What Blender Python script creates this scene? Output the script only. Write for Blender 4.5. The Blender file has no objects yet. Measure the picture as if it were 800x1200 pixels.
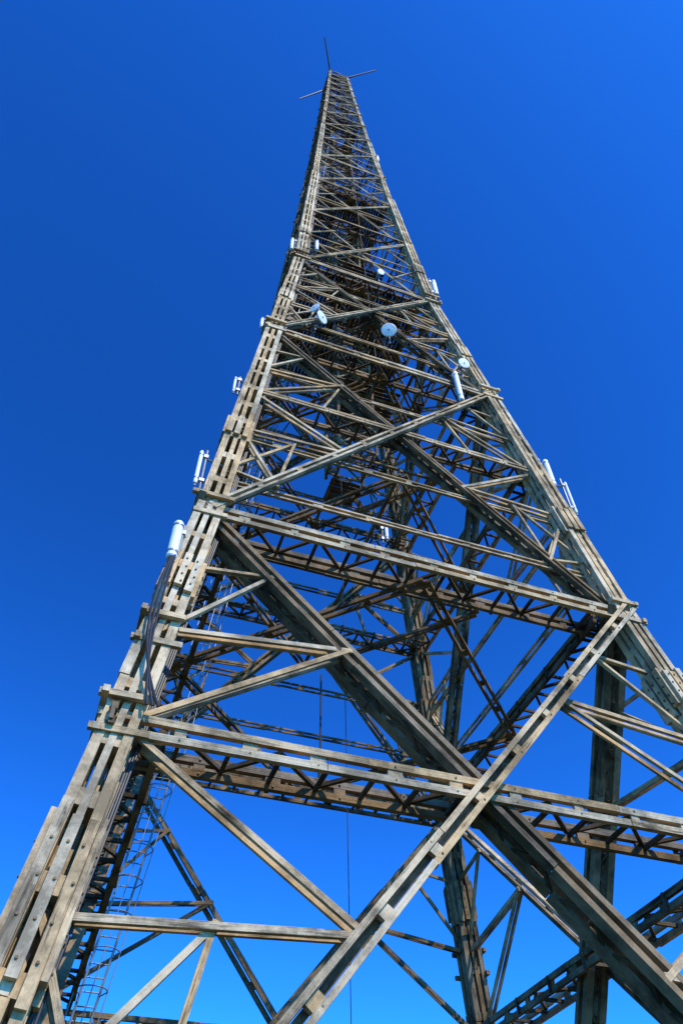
import bpy, math, random
import numpy as np
from mathutils import Vector, Matrix
random.seed(7)
V=Vector
# ---------------------------------------------------------------- profile
PROF=[(-1,7.95),(0,7.83),(15.8,5.86),(28.8,4.65),(39.5,3.65),(58,2.85),(76,2.2),(95,1.58),(111,1.12)]
def W(z):
    for (a,wa),(b,wb) in zip(PROF,PROF[1:]):
        if z<=b: return wa+(wb-wa)*(z-a)/(b-a)
    return PROF[-1][1]
def rot(i,v):
    x,y,z=v
    for _ in range(i): x,y=-y,x
    return V((x,y,z))
def FP(i,u,z,inset=0.0):
    w=W(z); return rot(i,(u*w,-w+inset,z))
def FN(i,z):
    s=(W(z-.5)-W(z+.5)); return rot(i,(0,-1,s)).normalized()
# ---------------------------------------------------------------- batch
class Batch:
    def __init__(s,name): s.name=name;s.v=[];s.f=[];s.uv=[];s.c=[]
    def box(s,p0,p1,n,wa,wb,jit=.004,tone=None):
        e=p1-p0;L=e.length
        if L<1e-4:return
        e=e/L
        b=(n-e*n.dot(e))
        if b.length<1e-4: b=V((1,0,0))-e*e.x
        b.normalize();a=b.cross(e)
        o=a*random.uniform(-jit,jit)+b*random.uniform(-jit,jit)
        wa*=random.uniform(.92,1.08);wb*=random.uniform(.92,1.08)
        k=len(s.v)
        for q in (p0,p1):
            o2=o+a*random.uniform(-jit,jit)*1.5+b*random.uniform(-jit,jit)*1.5
            for sa,sb in ((-1,-1),(1,-1),(1,1),(-1,1)):
                s.v.append(q+o2+a*(sa*wa/2)+b*(sb*wb/2))
        F=[(3,2,1,0),(4,5,6,7),(0,1,5,4),(1,2,6,5),(2,3,7,6),(3,0,4,7)]
        u0=random.uniform(0,200);v0=random.uniform(0,200)
        t=random.random() if tone is None else tone
        for j,f in enumerate(F):
            s.f.append(tuple(k+x for x in f))
            if j<2: s.uv+=[(u0,v0),(u0+wa*.3,v0),(u0+wa*.3,v0+wb),(u0,v0+wb)]
            else:
                ww=wa if j in(2,4) else wb
                s.uv+=[(u0,v0+j),(u0,v0+j+ww),(u0+L,v0+j+ww),(u0+L,v0+j)]
            s.c+=[(t,random.random(),0,1)]*4
    def tube(s,p0,p1,r,n=8,r1=None,cap=True):
        r1=r if r1 is None else r1
        e=(p1-p0).normalized();x=V((0,0,1)) if abs(e.z)<.9 else V((1,0,0))
        a=e.cross(x).normalized();b=e.cross(a);k=len(s.v)
        for q,rr in((p0,r),(p1,r1)):
            for i in range(n):
                th=2*math.pi*i/n;s.v.append(q+a*(rr*math.cos(th))+b*(rr*math.sin(th)))
        fs=[(k+i,k+(i+1)%n,k+n+(i+1)%n,k+n+i) for i in range(n)]
        if cap: fs+= [tuple(k+n-1-i for i in range(n)),tuple(k+n+i for i in range(n))]
        for f in fs:
            s.f.append(f);s.uv+=[(0,0)]*len(f);s.c+=[(.5,.5,0,1)]*len(f)
    def path(s,pts,r,n=6):
        for a,b in zip(pts,pts[1:]): s.tube(a,b,r,n)
    def lathe(s,c,ax,prof,n=20):
        e=ax.normalized();x=V((0,0,1)) if abs(e.z)<.9 else V((1,0,0))
        a=e.cross(x).normalized();b=e.cross(a);k=len(s.v)
        for h,r in prof:
            for i in range(n):
                th=2*math.pi*i/n;s.v.append(c+e*h+a*(r*math.cos(th))+b*(r*math.sin(th)))
        for j in range(len(prof)-1):
            for i in range(n):
                f=(k+j*n+i,k+j*n+(i+1)%n,k+(j+1)*n+(i+1)%n,k+(j+1)*n+i)
                s.f.append(f);s.uv+=[(0,0)]*4;s.c+=[(.5,.5,0,1)]*4
    def make(s,mat,parent=None,smooth=False):
        me=bpy.data.meshes.new(s.name);me.from_pydata(s.v,[],s.f)
        uv=me.uv_layers.new(name="UVMap");uv.data.foreach_set("uv",np.array(s.uv,dtype=np.float32).ravel())
        ca=me.color_attributes.new("tone",'FLOAT_COLOR','CORNER');ca.data.foreach_set("color",np.array(s.c,dtype=np.float32).ravel())
        me.materials.append(mat);me.update()
        ob=bpy.data.objects.new(s.name,me);bpy.context.collection.objects.link(ob)
        if parent:ob.parent=parent
        return ob
# ---------------------------------------------------------------- materials
def mat(name):
    m=bpy.data.materials.new(name);m.use_nodes=True
    nt=m.node_tree;return m,nt,nt.nodes["Principled BSDF"]
def wood(name,lo,hi,off=-.62):
    m,nt,bs=mat(name);N=nt.nodes.new;L=nt.links.new
    uv=N('ShaderNodeUVMap');mp=N('ShaderNodeMapping');mp.inputs['Scale'].default_value=(1.2,30,1)
    L(uv.outputs[0],mp.inputs[0])
    g=N('ShaderNodeTexNoise');g.inputs['Scale'].default_value=1;g.inputs['Detail'].default_value=5;g.inputs['Roughness'].default_value=.7
    L(mp.outputs[0],g.inputs[0])
    mp2=N('ShaderNodeMapping');mp2.inputs['Scale'].default_value=(.9,3.5,1);L(uv.outputs[0],mp2.inputs[0])
    g2=N('ShaderNodeTexNoise');g2.inputs['Scale'].default_value=1;g2.inputs['Detail'].default_value=5;g2.inputs['Roughness'].default_value=.65;L(mp2.outputs[0],g2.inputs[0])
    at=N('ShaderNodeAttribute');at.attribute_name='tone';sp=N('ShaderNodeSeparateColor');L(at.outputs['Color'],sp.inputs[0])
    a=N('ShaderNodeMath');a.operation='MULTIPLY_ADD';L(g2.outputs[0],a.inputs[0]);a.inputs[1].default_value=2.8;a.inputs[2].default_value=off-.88
    b=N('ShaderNodeMath');b.operation='MULTIPLY_ADD';L(g.outputs[0],b.inputs[0]);b.inputs[1].default_value=2.0;L(a.outputs[0],b.inputs[2])
    c=N('ShaderNodeMath');c.operation='MULTIPLY_ADD';L(sp.outputs[0],c.inputs[0]);c.inputs[1].default_value=.7;L(b.outputs[0],c.inputs[2]);c.use_clamp=True
    r=N('ShaderNodeValToRGB');r.color_ramp.elements[0].position=.1;r.color_ramp.elements[0].color=(*lo,1)
    r.color_ramp.elements[1].position=.97;r.color_ramp.elements[1].color=(*hi,1)
    e=r.color_ramp.elements.new(.5);e.color=(*[(x*.68+y*.32) for x,y in zip(lo,hi)],1)
    L(c.outputs[0],r.inputs[0])
    # tar-stained patches in object space
    tc=N('ShaderNodeTexCoord');g3=N('ShaderNodeTexNoise');g3.inputs['Scale'].default_value=.9;g3.inputs['Detail'].default_value=6;g3.inputs['Roughness'].default_value=.7;L(tc.outputs['Object'],g3.inputs[0])
    st=N('ShaderNodeMapRange');st.inputs[1].default_value=.40;st.inputs[2].default_value=.60;st.inputs[3].default_value=.38;st.inputs[4].default_value=1.08;L(g3.outputs[0],st.inputs[0])
    vm=N('ShaderNodeVectorMath');vm.operation='SCALE'
    mx=N('ShaderNodeMix');mx.data_type='RGBA';mx.blend_type='MULTIPLY';L(sp.outputs[1],mx.inputs[0]);L(r.outputs[0],mx.inputs[6]);mx.inputs[7].default_value=(1.0,.81,.58,1)
    L(mx.outputs[2],vm.inputs[0]);L(st.outputs[0],vm.inputs['Scale'])
    L(vm.outputs[0],bs.inputs['Base Color']);bs.inputs['Roughness'].default_value=.85;bs.inputs['Specular IOR Level'].default_value=.12
    bp=N('ShaderNodeBump');bp.inputs['Strength'].default_value=.9;bp.inputs['Distance'].default_value=.025;L(g.outputs[0],bp.inputs['Height']);L(bp.outputs[0],bs.inputs['Normal'])
    return m
def plain(name,col,rough=.5,metal=0,noise=.15,scale=6):
    m,nt,bs=mat(name);N=nt.nodes.new;L=nt.links.new
    tc=N('ShaderNodeTexCoord');n=N('ShaderNodeTexNoise');n.inputs['Scale'].default_value=scale;n.inputs['Detail'].default_value=5;L(tc.outputs['Object'],n.inputs[0])
    r=N('ShaderNodeValToRGB');r.color_ramp.elements[0].position=.3;r.color_ramp.elements[1].position=.7
    r.color_ramp.elements[0].color=(*[x*(1-noise) for x in col],1);r.color_ramp.elements[1].color=(*[min(1,x*(1+noise)) for x in col],1)
    L(n.outputs[0],r.inputs[0]);L(r.outputs[0],bs.inputs['Base Color']);bs.inputs['Roughness'].default_value=rough;bs.inputs['Metallic'].default_value=metal
    return m
M_W=wood('weathered_larch',(.012,.009,.006),(.56,.45,.295),-.68)
M_WL=wood('weathered_larch_leg',(.016,.011,.007),(.66,.53,.35),-.60)
M_DK=wood('dark_larch',(.008,.006,.004),(.12,.09,.06),-.7)  # on the decks this darker wood paints in the shade of their undersides
M_MD=wood('shaded_larch',(.010,.007,.005),(.25,.19,.12),-.78)  # darker larch copy: shade painted into rear faces, interior and box diagonals
M_ST=plain('galvanised_steel',(.22,.235,.25),.5,.5)
M_BOLT=plain('brass_bolt',(.10,.075,.04),.6,.7)
M_WH=plain('white_radome',(.78,.78,.75),.55,0,.08)
M_BL=plain('black_cable',(.015,.015,.017),.5)
M_CO=plain('concrete',(.33,.32,.29),.9,0,.25,3)
M_GR=plain('grass',(.035,.05,.018),.95,0,.45,.6)
# ---------------------------------------------------------------- tower
tower=bpy.data.objects.new('wooden_radio_tower',None);bpy.context.collection.objects.link(tower)
legs=Batch('corner_legs');legsb=Batch('corner_legs_rear')
hor=Batch('horizontal_trusses');dia=Batch('main_diagonals');sec=Batch('secondary_bracing')
hvy=Batch('box_diagonals');inn=Batch('inner_chords')
lat=Batch('lattice_battens');bolt=Batch('bolts');plat=Batch('platform_decks')
def member(B,p0,p1,n,planks,sp=None,spsz=None,ext=(0,0),tone=None,bolts=False):
    e=(p1-p0);L=e.length;e=e/L
    p0=p0-e*ext[0];p1=p1+e*ext[1];L=(p1-p0).length
    b=(n-e*n.dot(e)).normalized();a=b.cross(e)
    for oa,ob,wa,wb in planks:
        o=a*oa+b*ob
        m=max(1,int(L/4.5));cuts=[0]+[ (k+random.uniform(-.25,.25))/m for k in range(1,m)]+[1]
        for c0,c1 in zip(cuts,cuts[1:]):
            B.box(p0+e*(L*c0)+o,p0+e*(L*c1-.015)+o,n,wa,wb,.010,tone)
    if sp:
        k=max(1,round(L/sp))
        for i in range(k+1):
            c=p0+e*(.12+(L-.24)*i/k+(random.uniform(-.1,.1) if 0<i<k else 0))
            hl=random.uniform(.09,.15)
            B.box(c-e*hl+b*spsz[2],c+e*hl+b*spsz[2],n,spsz[0],spsz[1],.004)
            if bolts:
                for s in(-1,1):
                    q=c+a*(planks[0][0]*s)
                    bolt.tube(q+b*(spsz[2]+spsz[1]/2-.02),q+b*(spsz[2]+spsz[1]/2+.04),.02,6)
def truss_beam(i,z,depth,th,pitch,ext=.35):
    w=W(z);n=rot(i,(0,-1,0));up=V((0,0,1))
    A=rot(i,(-w,-w,z));Bp=rot(i,(w,-w,z))
    g=th*.95
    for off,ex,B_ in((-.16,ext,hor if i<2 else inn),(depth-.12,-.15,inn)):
        p=A-n*off;q=Bp-n*off
        member(B_,p,q,n,[(g,0,th,th*.8),(-g,0,th,th*.8)],1.3,(th*1.9,th*.5,0),(ex+random.uniform(-.1,.1),ex+random.uniform(-.1,.1)),bolts=z<30)
    L=2*w-.3;k=max(3,round(L/pitch));step=L/k
    for j in range(k):
        x0=-w+.15+j*step;x1=x0+step
        a0=-w-.12;a1=-w+depth-.12
        ya,yb=(a0,a1) if j%2 else (a1,a0)
        lat.box(rot(i,(x0,ya,z+.02)),rot(i,(x1,yb,z+.02)),up,.08,.07)
        lat.box(rot(i,(x1,a0-.05,z-.07)),rot(i,(x1,a1+.05,z-.07)),up,.07,.08)
        if j%2==0: lat.box(rot(i,(x1,-w+depth-.05,z-th*1.4)),rot(i,(x1,-w+depth-.05,z+th*1.4)),rot(i,(0,-1,0)),.08,.06)
MAIN=[0,15.8,28.8,39.5,48.6,56.6,64,70.7,76.8,82.5,87.8,92.6,97,101,104.7,107.9,110.6]
def cross(z0,z1):
    a,b=W(z0),W(z1);t=a/(a+b);return z0+(z1-z0)*t
def lerp(a,b,t): return a+(b-a)*t
for i in range(4):
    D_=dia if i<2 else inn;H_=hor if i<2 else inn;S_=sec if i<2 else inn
    for z0,z1 in zip(MAIN,MAIN[1:]):
        n=FN(i,(z0+z1)/2)
        k=min(1,max(.42,W(z0)/6.5))
        big=z0<38
        A0,B0=FP(i,-1,z0),FP(i,1,z0);A1,B1=FP(i,-1,z1),FP(i,1,z1)
        zc=cross(z0,z1);X=FP(i,0,zc);A2,B2=FP(i,-1,zc),FP(i,1,zc)
        if big:
            kk=k if z0<10 else k*.8
            t=.12*kk;g=.135*kk
            pl=[(g,.02,t,t*1.8),(-g,.02,t,t*1.8),(g,-.44*kk,t,t*1.8),(-g,-.44*kk,t,t*1.8)]
            member(hvy,A1,B0,n,pl,1.3,(g*1.9,t*.6,.0),(.35,0),bolts=z0<10)
            member(hvy,A1,B0,n,[(0,-.22,t*.4,.1)],1.3,(g*1.9,t*.6,-.44*kk),(0,0))
            Ld=(B0-A1).length;e=(B0-A1)/Ld;a_=n.cross(e).normalized();m_=int(Ld/.55)
            for q_ in range(m_):
                c0=A1+e*(.55*q_);c1=A1+e*(.55*(q_+1))
                for sgn in(-1,1):
                    o_=a_*(g*sgn);d0,d1=(.0,-.44*kk) if q_%2 else (-.44*kk,.0)
                    lat.box(c0+o_+n*d0,c1+o_+n*d1,a_,.06,.04)
            o=.26*k+.05
            member(D_,B1+n*o,A0+n*o,n,[(.12*kk,0,.11*kk,.17*kk),(-.12*kk,0,.11*kk,.17*kk)],1.7,(.23*kk,.10*kk,.0),(.5,0),bolts=z0<10)
            member(hvy,B1+n*(o-.2),A0+n*(o-.2),n,[(.0,0,.12*kk,.10*kk)],None,None,(.1,0))
        else:
            t=.085*k+.015
            member(D_,A1-n*.12,B0-n*.12,n,[(t,0,t,t),(-t,0,t,t)],1.6,(t*2,t*.6,0),(.1,.1))
            member(D_,B1+n*.1,A0+n*.1,n,[(t,0,t,t),(-t,0,t,t)],1.6,(t*2,t*.6,0),(.25,.25))
        s=.072*k+.018;pl2=[(0,.085*k,s*1.2,s*.7),(0,-.085*k,s*1.2,s*.7)];pl1=[(0,0,s*1.0,s)]
        def S2(p,q,pl=pl2,ex=.12,ex2=.12): member(S_,p,q,n,pl,None,None,(ex,ex2))
        for sg in(-1,1):
            top,bot,mid=(FP(i,sg,z1),FP(i,sg,z0),FP(i,sg,zc))
            for up_,end,zz in((1,top,z1),(0,bot,z0)):
                if big:
                    tn=.43 if up_ else .33
                    Nn=lerp(X,end,tn);zl=lerp(zc,zz,.36);lm=FP(i,sg,zl)
                    S2(mid,Nn);S2(lm,Nn,ex=-.35 if z0<10 else .2)
                    Nq=lerp(X,end,.72);zq=lerp(zc,zz,.68);lq=FP(i,sg,zq)
                    S2(lm,Nq,pl2 if not up_ else pl1);S2(lq,Nq,pl1,.25)
                    if not up_: 
                        S2(lerp(lm,Nn,.5),lq,pl1);S2(lerp(lm,Nn,.5),Nq,pl1)
                    elif z0>10: S2(lerp(mid,X,.45),Nn,pl1)
                else:
                    Nn=lerp(end,X,.5);lm=FP(i,sg,(zc+zz)/2)
                    if z0<90: S2(lm,Nn,pl1)
                    if z0<60: S2(mid,Nn,pl1)
        if not big:
            member(H_,A2,B2,n,[(.8*t,0,t*.8,t*.8),(-.8*t,0,t*.8,t*.8)],1.2,(t*2,t*.5,0),(.25,.25))
    truss_beam(i,15.8,.85,.14,.85)
    truss_beam(i,28.8,.75,.12,.8)
    truss_beam(i,39.5,.65,.11,.7)
    truss_beam(i,cross(0,15.8)-(.6 if i==2 else .08),.85,.14,.85,.45)
    truss_beam(i,cross(15.8,28.8),.6,.09,.7,.2)
    truss_beam(i,cross(28.8,39.5),.5,.08,.7,.2)
    for z in(17.8,20.2,25.2,31.2,36.8,43.5,52.4):
        n=FN(i,z);zj=z+random.uniform(-.35,.35);member(H_,FP(i,-1,zj),FP(i,1,zj),n,[(.085,-.1,.06,.08),(-.085,-.1,.06,.08)],1.5,(.19,.05,-.1),(.2,.2))
    for z in MAIN[4:]:
        d=.4 if z<81 else .25
        truss_beam(i,z,d,.08 if z<81 else .065,.6,.25)
# inner ring bracing
for z in[15.8,21,28.8,34.4,39.5]+MAIN[4:13]:
    w=W(z)-.3;t=.11 if z<40 else .08
    P=[V((0,-w,z-.12)),V((w,0,z-.12)),V((0,w,z-.12)),V((-w,0,z-.12))]
    for a,b in zip(P,P[1:]+P[:1]):
        member(inn,a,b,V((0,0,1)),[(t*.9,0,t*.8,t),(-t*.9,0,t*.8,t)],1.5,(t*2,t*.5,0))
    if 17<z<60:
        member(inn,P[3],P[1],V((0,0,1)),[(0,.2,t,t)]);member(inn,P[0],P[2],V((0,0,1)),[(0,.32,t,t)])
# inner service shaft
for sx in(-1,1):
    for sy in(-1,1):
        member(inn,V((sx*.9+.5,sy*.9+.6,28.8)),V((sx*.75+.2,sy*.75+.2,80)),V((0,-1,0)),[(0,0,.12,.12)])
z=29
while z<78:
    for i in range(4):
        a=rot(i,(-.85,-.85,z));b=rot(i,(.85,-.85,z+1.9));c=V((.4,.45,0))*(1-(z-29)/60)
        inn.box(a+c,b+c,rot(i,(0,-1,0)),.08,.06);inn.box(a+c,rot(i,(.85,-.85,z))+c,rot(i,(0,-1,0)),.09,.07)
        if z<50: inn.box(rot(i,(.85,-.85,z))+c,rot(i,(-.85,-.85,z+1.9))+c+rot(i,(0,.07,0)),rot(i,(0,-1,0)),.08,.06)
    z+=1.9
# legs
for c,(sx,sy) in enumerate(((-1,-1),(1,-1),(1,1),(-1,1))):
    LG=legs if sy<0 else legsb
    for (z0,_),(z1,_) in zip(PROF[1:],PROF[2:]):
        w0,w1=W(z0),W(z1)
        p0,p1=V((sx*w0,sy*w0,z0)),V((sx*w1,sy*w1,z1))
        nn=V((sx,0,0));sc=1 if z0<28 else(.84 if z0<58 else(.6 if z0<76 else .42))
        h=.24*sc;t=.165*sc
        pl=[(a*h,b*h,t,t) for a in(-1,1) for b in(-1,1)]+[(0,h,t*.75,t*.9),(0,-h,t*.75,t*.9),(h,0,t*.9,t*.75),(-h,0,t*.9,t*.75)]
        member(LG,p0,p1,nn,pl,1.25,(h*2+t*.45,h*2+t*.45,0),(.0,.06))
    for z in(5.9,13.0,20,33,44):
        e=(V((sx*W(z+.5),sy*W(z+.5),z+.5))-V((sx*W(z-.5),sy*W(z-.5),z-.5))).normalized()
        q=V((sx*W(z),sy*W(z),z));Ls=1.2 if z<10 else .6;sc=1 if z<30 else .8
        for n in(V((sx,0,0)),V((0,sy,0)),V((-sx,0,0)),V((0,-sy,0))):
            n2=(n-e*n.dot(e)).normalized();a=n2.cross(e)
            for oa in(-.23,.01,.24):
                l0=Ls*random.uniform(.8,1.15);l1=Ls*random.uniform(.8,1.15)
                cc=q+n2*(.37*sc)+a*(oa*sc)
                LG.box(cc-e*l0,cc+e*l1,n,.16*sc,.09*sc)
                if z<14:
                    for s_ in(-.7,-.3,.15,.6):
                        bq=cc+e*(s_*Ls)+a*random.uniform(-.04,.04);bolt.tube(bq+n2*.03,bq+n2*.07,.022,6)
    for z in MAIN[1:4]+[cross(0,15.8),11.2]:
        q=V((sx*W(z),sy*W(z),z))
        for n in(V((sx,0,0)),V((0,sy,0))):
            a=V((n.y,n.x,0))
            for dz in(-.34,.34):
                ll=random.uniform(.4,.52)
                LG.box(q+n*.36-a*ll+V((0,0,dz)),q+n*.36+a*ll+V((0,0,dz)),n,.12,.11)
# platforms
for z in(40.0,57.0,83,110.4):
    w=W(z)-.25;k=int(2*w/.2)
    for j in range(k):
        x=-w+.1+j*(2*w/k)
        if abs(x)<.7 and z<100:
            plat.box(V((x,-w,z)),V((x,-.7,z)),V((0,0,1)),.17,.05);plat.box(V((x,.7,z)),V((x,w,z)),V((0,0,1)),.17,.05)
        else: plat.box(V((x,-w,z)),V((x,w,z)),V((0,0,1)),.17,.05)
    for y in np.arange(-w,w,1.1):
        plat.box(V((-w,y,z-.12)),V((w,y,z-.12)),V((0,0,1)),.1,.18)
    if z<100:
      for i in range(4):
        for dz in(.55,1.1):
            plat.box(rot(i,(-w,-w,z+dz)),rot(i,(w,-w,z+dz)),rot(i,(0,-1,0)),.1,.04)
for z,f_ in((28.9,.3),(34.5,.75),(48.8,.9)):
    w=W(z)-.3;j=0
    while j*.22<w*f_:
        y=w*.65-.1-j*.22;plat.box(V((-.1,y,z+.15)),V((w*f_,y,z+.15)),V((0,0,1)),.18,.05);j+=1
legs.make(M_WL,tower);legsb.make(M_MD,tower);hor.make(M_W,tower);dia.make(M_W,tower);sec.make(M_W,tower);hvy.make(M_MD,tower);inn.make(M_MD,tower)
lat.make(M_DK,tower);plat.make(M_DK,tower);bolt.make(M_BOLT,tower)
# ladder
lad=Batch('access_ladder')
def LP(z,s=0,o=0): 
    w=W(z);return V((-w+1.15+s,w-1.4+o,z))
SEG=((0,15.8),(15.8,28.8),(28.8,39.5),(39.5,58),(58,76),(76,94))
for za,zb in SEG:
    for s in(-.25,.25): lad.tube(LP(za,s),LP(zb,s),.035)
zz=.3
while zz<94:
    lad.tube(LP(zz,-.25),LP(zz,.25),.018,6);zz+=.33
zz=2.5
while zz<94:
    pts=[LP(zz,-.25)]+[LP(zz,.42*math.cos(t),-.40-.40*math.sin(t)) for t in np.linspace(math.pi,0,7)]+[LP(zz,.25)]
    lad.path(pts,.018,5);zz+=.9
for s,o in((-.42,-.40),(.42,-.40),(0,-.80)):
    for za,zb in SEG:
        lad.tube(LP(max(2.5,za),s,o),LP(zb,s,o),.016,5)
lad.make(M_ST,tower)
cab=Batch('antenna_cables')
for k in range(3):
    pts=[]
    for j in range(25):
        t=j/24;z=13.6-4.4*t
        bul=math.sin(t*math.pi)**.8*(-.12+.12*k)
        pts.append(V((-W(z)-.32-bul+.10*k*t+.62*t*t*t,-W(z)-.50,z)))
    cab.path(pts,.026)
for k in range(3):
    pts=[V((-W(z)+.36+.04*k,-W(z)+.05+.03*math.sin(z*1.7+k),z)) for z in np.arange(0,60,.8)]
    cab.path(pts,.018,5)
cab.tube(V((-.25,-.1,.5)),V((-.25,-.1,39)),.012)
cab.tube(V((-.25,-.1,8.2)),V((-.25,-.1,8.7)),.03)
cab.tube(V((-1.2,-.6,16.0)),V((-1.2,-.6,13.2)),.03)
cab.tube(V((-1.2,-.6,13.2)),V((-1.2,-.6,12.5)),.06)
cab.tube(V((.2,-W(45)-.2,30)),V((.1,-W(62)-.1,64)),.02)
cab.make(M_BL,tower)
f=Batch('footings')
for sx in(-1,1):
    for sy in(-1,1):
        c=V((sx*7.85,sy*7.85,0));f.box(c+V((0,0,-.6)),c+V((0,0,.18)),V((0,1,0)),1.9,1.9)
f.make(M_CO,tower)
top=Batch('top_rods')
for sx,sy,dx,dy,dz in((-1,-1,-1.5,-2.5,1.7),(1,-1,2.9,-1.4,2.2),(-1,1,-2.4,1.1,-3.2),(1,1,1.4,1.4,0)):
    c=V((sx*1.1,sy*1.1,110.8));top.tube(c-V((dx,dy,dz))*.15,c+V((dx,dy,dz))*1.2,.11,6,.07)
top.make(M_BL,tower)
# ---------------------------------------------------------------- antennas
def panel_antenna(p,L,r,toleg,loop=False):
    E=bpy.data.objects.new('panel_antenna',None);bpy.context.collection.objects.link(E)
    b=Batch('radome');n=16;u=V((0,0,1))
    b.lathe(p,u,[(-L/2,.001),(-L/2,r*.8),(-L/2+.04,r),(L/2-.05,r),(L/2,r*.75),(L/2,.001)],n);b.make(M_WH,E,False)
    m=Batch('mount_pole');q=p+toleg.normalized()*(r+.09)
    m.tube(q-u*(L*.65),q+u*(L*.6),.035)
    for s in(-.35,.38):
        m.tube(p+u*(s*L),q+u*(s*L),.03,6);m.tube(q+u*(s*L*.9),q+toleg+u*(s*L*.9),.035,6)
        m.box(q+u*(s*L)-u*.06,q+u*(s*L)+u*.06,V((0,-1,0)),.13,.11)
        # steel clamp band round the radome
        m.lathe(p+u*(s*L),u,[(-.025,r*1.03),(-.025,r*1.09),(.025,r*1.09),(.025,r*1.03)],16)
    if loop:
        m.tube(q-u*(L*.65),q+toleg*.5-u*(L*.75),.03,6)
    m.tube(p-u*(L/2+.12),p-u*(L/2),.03,6)
    m.make(M_ST,E)
def dish_antenna(p,d,r,back):
    E=bpy.data.objects.new('dish_antenna',None);bpy.context.collection.objects.link(E)
    b=Batch('reflector');b.lathe(p,d,[(-r*.42,.001),(-r*.38,r*.45),(-r*.15,r*.85),(0,r),(r*.12,r),(r*.16,r*.93),(r*.2,.001)],24);b.make(M_WH,E,False)
    m=Batch('bracket');m.tube(p-d*(r*.4),p-d*(r*.4+.25),.07);q=p-d*(r*.4+.22)
    m.tube(q-V((0,0,.8)),q+V((0,0,.5)),.04);m.tube(q+V((0,0,.3)),q+V((0,0,.3))+back,.03,6);m.tube(q-V((0,0,.5)),q-V((0,0,.5))+back,.03,6)
    m.tube(p+d*(r*.18),p+d*(r*.26),r*.12,10)
    m.make(M_ST,E)
def onleg(sx,z,dx,dy): return V((sx*W(z)+dx,-W(z)+dy,z))
panel_antenna(onleg(-1,13.85,-.42,-.5),1.15,.115,V((.3,.35,0)),True)
panel_antenna(onleg(-1,17.6,-.66,-.15),1.4,.055,V((.55,.15,0)),True)
panel_antenna(onleg(-1,23.3,-.62,0),.9,.045,V((.45,0,0)))
panel_antenna(onleg(-1,29.4,-.55,0),.8,.07,V((.3,0,0)))
panel_antenna(onleg(-1,41.6,-.52,0),1.5,.10,V((.3,0,0)))
panel_antenna(onleg(-1,41.6,.75,-.35),1.3,.10,V((.0,.3,0)))
panel_antenna(onleg(1,42.4,.8,0),1.9,.14,V((-.5,0,0)))
panel_antenna(onleg(1,28.2,-1.7,-.4),2.2,.11,V((0,.4,0)))
panel_antenna(onleg(1,23.0,.45,-.3),1.5,.10,V((-.3,.2,0)))
panel_antenna(onleg(1,22.0,1.0,-.1),1.7,.05,V((-.7,.1,0)),True)
panel_antenna(onleg(1,20.7,.5,.3),1.0,.06,V((-.3,0,0)))
panel_antenna(onleg(1,71,.4,0),1.5,.12,V((-.2,0,0)))
panel_antenna(V((1.2,-1.0,23.0)),.8,.07,V((-.3,.3,0)))
dish_antenna(V((.35,-W(32.4)-.5,32.0)),V((-.45,-1,-.6)).normalized(),.34,V((0,.6,0)))
dish_antenna(V((-2.75,-W(31.4)-.45,31.0)),V((.5,-.75,-.2)).normalized(),.30,V((0,.6,0)))
dish_antenna(V((-3.0,-W(32.6)-.35,32.2)),V((-.8,-.6,-.1)).normalized(),.24,V((0,.5,0)))
dish_antenna(onleg(1,30.9,-.7,-.45),V((.0,-.9,-.3)).normalized(),.27,V((0,.4,0)))
dish_antenna(V((.9,-W(44)-.3,41.4)),V((.1,-.9,-.3)).normalized(),.20,V((0,.4,0)))
# ---------------------------------------------------------------- ground
bpy.ops.mesh.primitive_plane_add(size=6000,location=(0,0,0));g=bpy.context.object;g.name='ground';g.data.materials.append(M_GR)
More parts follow.
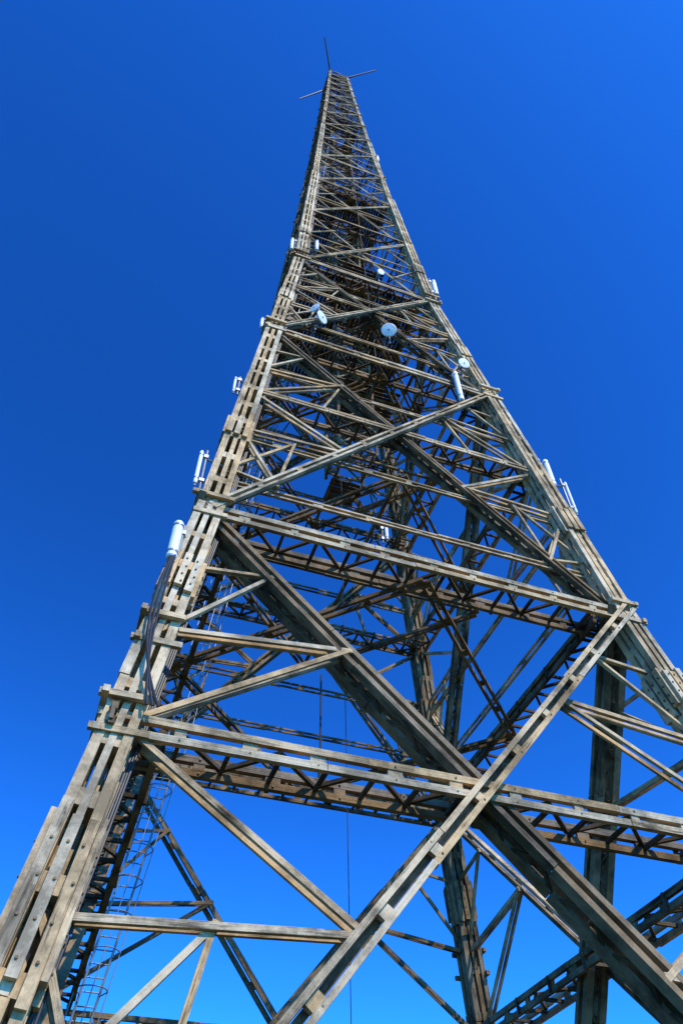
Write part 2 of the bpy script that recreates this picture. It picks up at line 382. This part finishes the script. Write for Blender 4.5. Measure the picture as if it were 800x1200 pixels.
# ---------------------------------------------------------------- sun/sky
EL=math.radians(50);AZ=math.atan2(.30,-.95)
d=V((math.sin(AZ)*math.cos(EL),math.cos(AZ)*math.cos(EL),math.sin(EL)))
sl=bpy.data.lights.new('sun','SUN');sl.energy=5;sl.angle=math.radians(.5);sl.color=(1,.93,.79)
so=bpy.data.objects.new('sun',sl);bpy.context.collection.objects.link(so);so.rotation_euler=d.to_track_quat('Z','Y').to_euler()
w=bpy.data.worlds.new('World');bpy.context.scene.world=w;w.use_nodes=True;nt=w.node_tree
sk=nt.nodes.new('ShaderNodeTexSky');sk.sky_type='NISHITA';sk.sun_disc=False;sk.sun_elevation=EL;sk.sun_rotation=AZ
sk.air_density=1.0;sk.dust_density=.4;sk.ozone_density=2
tn=nt.nodes.new('ShaderNodeMix');tn.data_type='RGBA';tn.blend_type='MULTIPLY';tn.inputs[0].default_value=1;tn.inputs[7].default_value=(.16,.95,2.1,1)
gm=nt.nodes.new('ShaderNodeGamma');gm.inputs[1].default_value=1.75
t2=nt.nodes.new('ShaderNodeMix');t2.data_type='RGBA';t2.blend_type='MULTIPLY';t2.inputs[0].default_value=1;t2.inputs[7].default_value=(2.4,.53,.235,1)
nt.links.new(sk.outputs[0],tn.inputs[6]);nt.links.new(tn.outputs[2],gm.inputs[0]);nt.links.new(gm.outputs[0],t2.inputs[6])
bg=nt.nodes['Background'];nt.links.new(t2.outputs[2],bg.inputs[0]);bg.inputs[1].default_value=.13
# ---------------------------------------------------------------- camera
yaw,pitch,roll,F=.3531,.8784,-.0175,882.5
fwd=V((math.sin(yaw)*math.cos(pitch),math.cos(yaw)*math.cos(pitch),math.sin(pitch)))
right=V((math.cos(yaw),-math.sin(yaw),0));up=right.cross(fwd)
r2=right*math.cos(roll)+up*math.sin(roll);u2=-right*math.sin(roll)+up*math.cos(roll)
cd=bpy.data.cameras.new('camera');cd.sensor_fit='HORIZONTAL';cd.sensor_width=36;cd.lens=F/800*36;cd.clip_end=10000
co=bpy.data.objects.new('camera',cd);bpy.context.collection.objects.link(co)
m=Matrix((r2,u2,-fwd)).transposed().to_4x4();m.translation=V((-6.884,-18.055,1.6));co.matrix_world=m
bpy.context.scene.camera=co
bpy.context.scene.view_settings.view_transform='Standard'
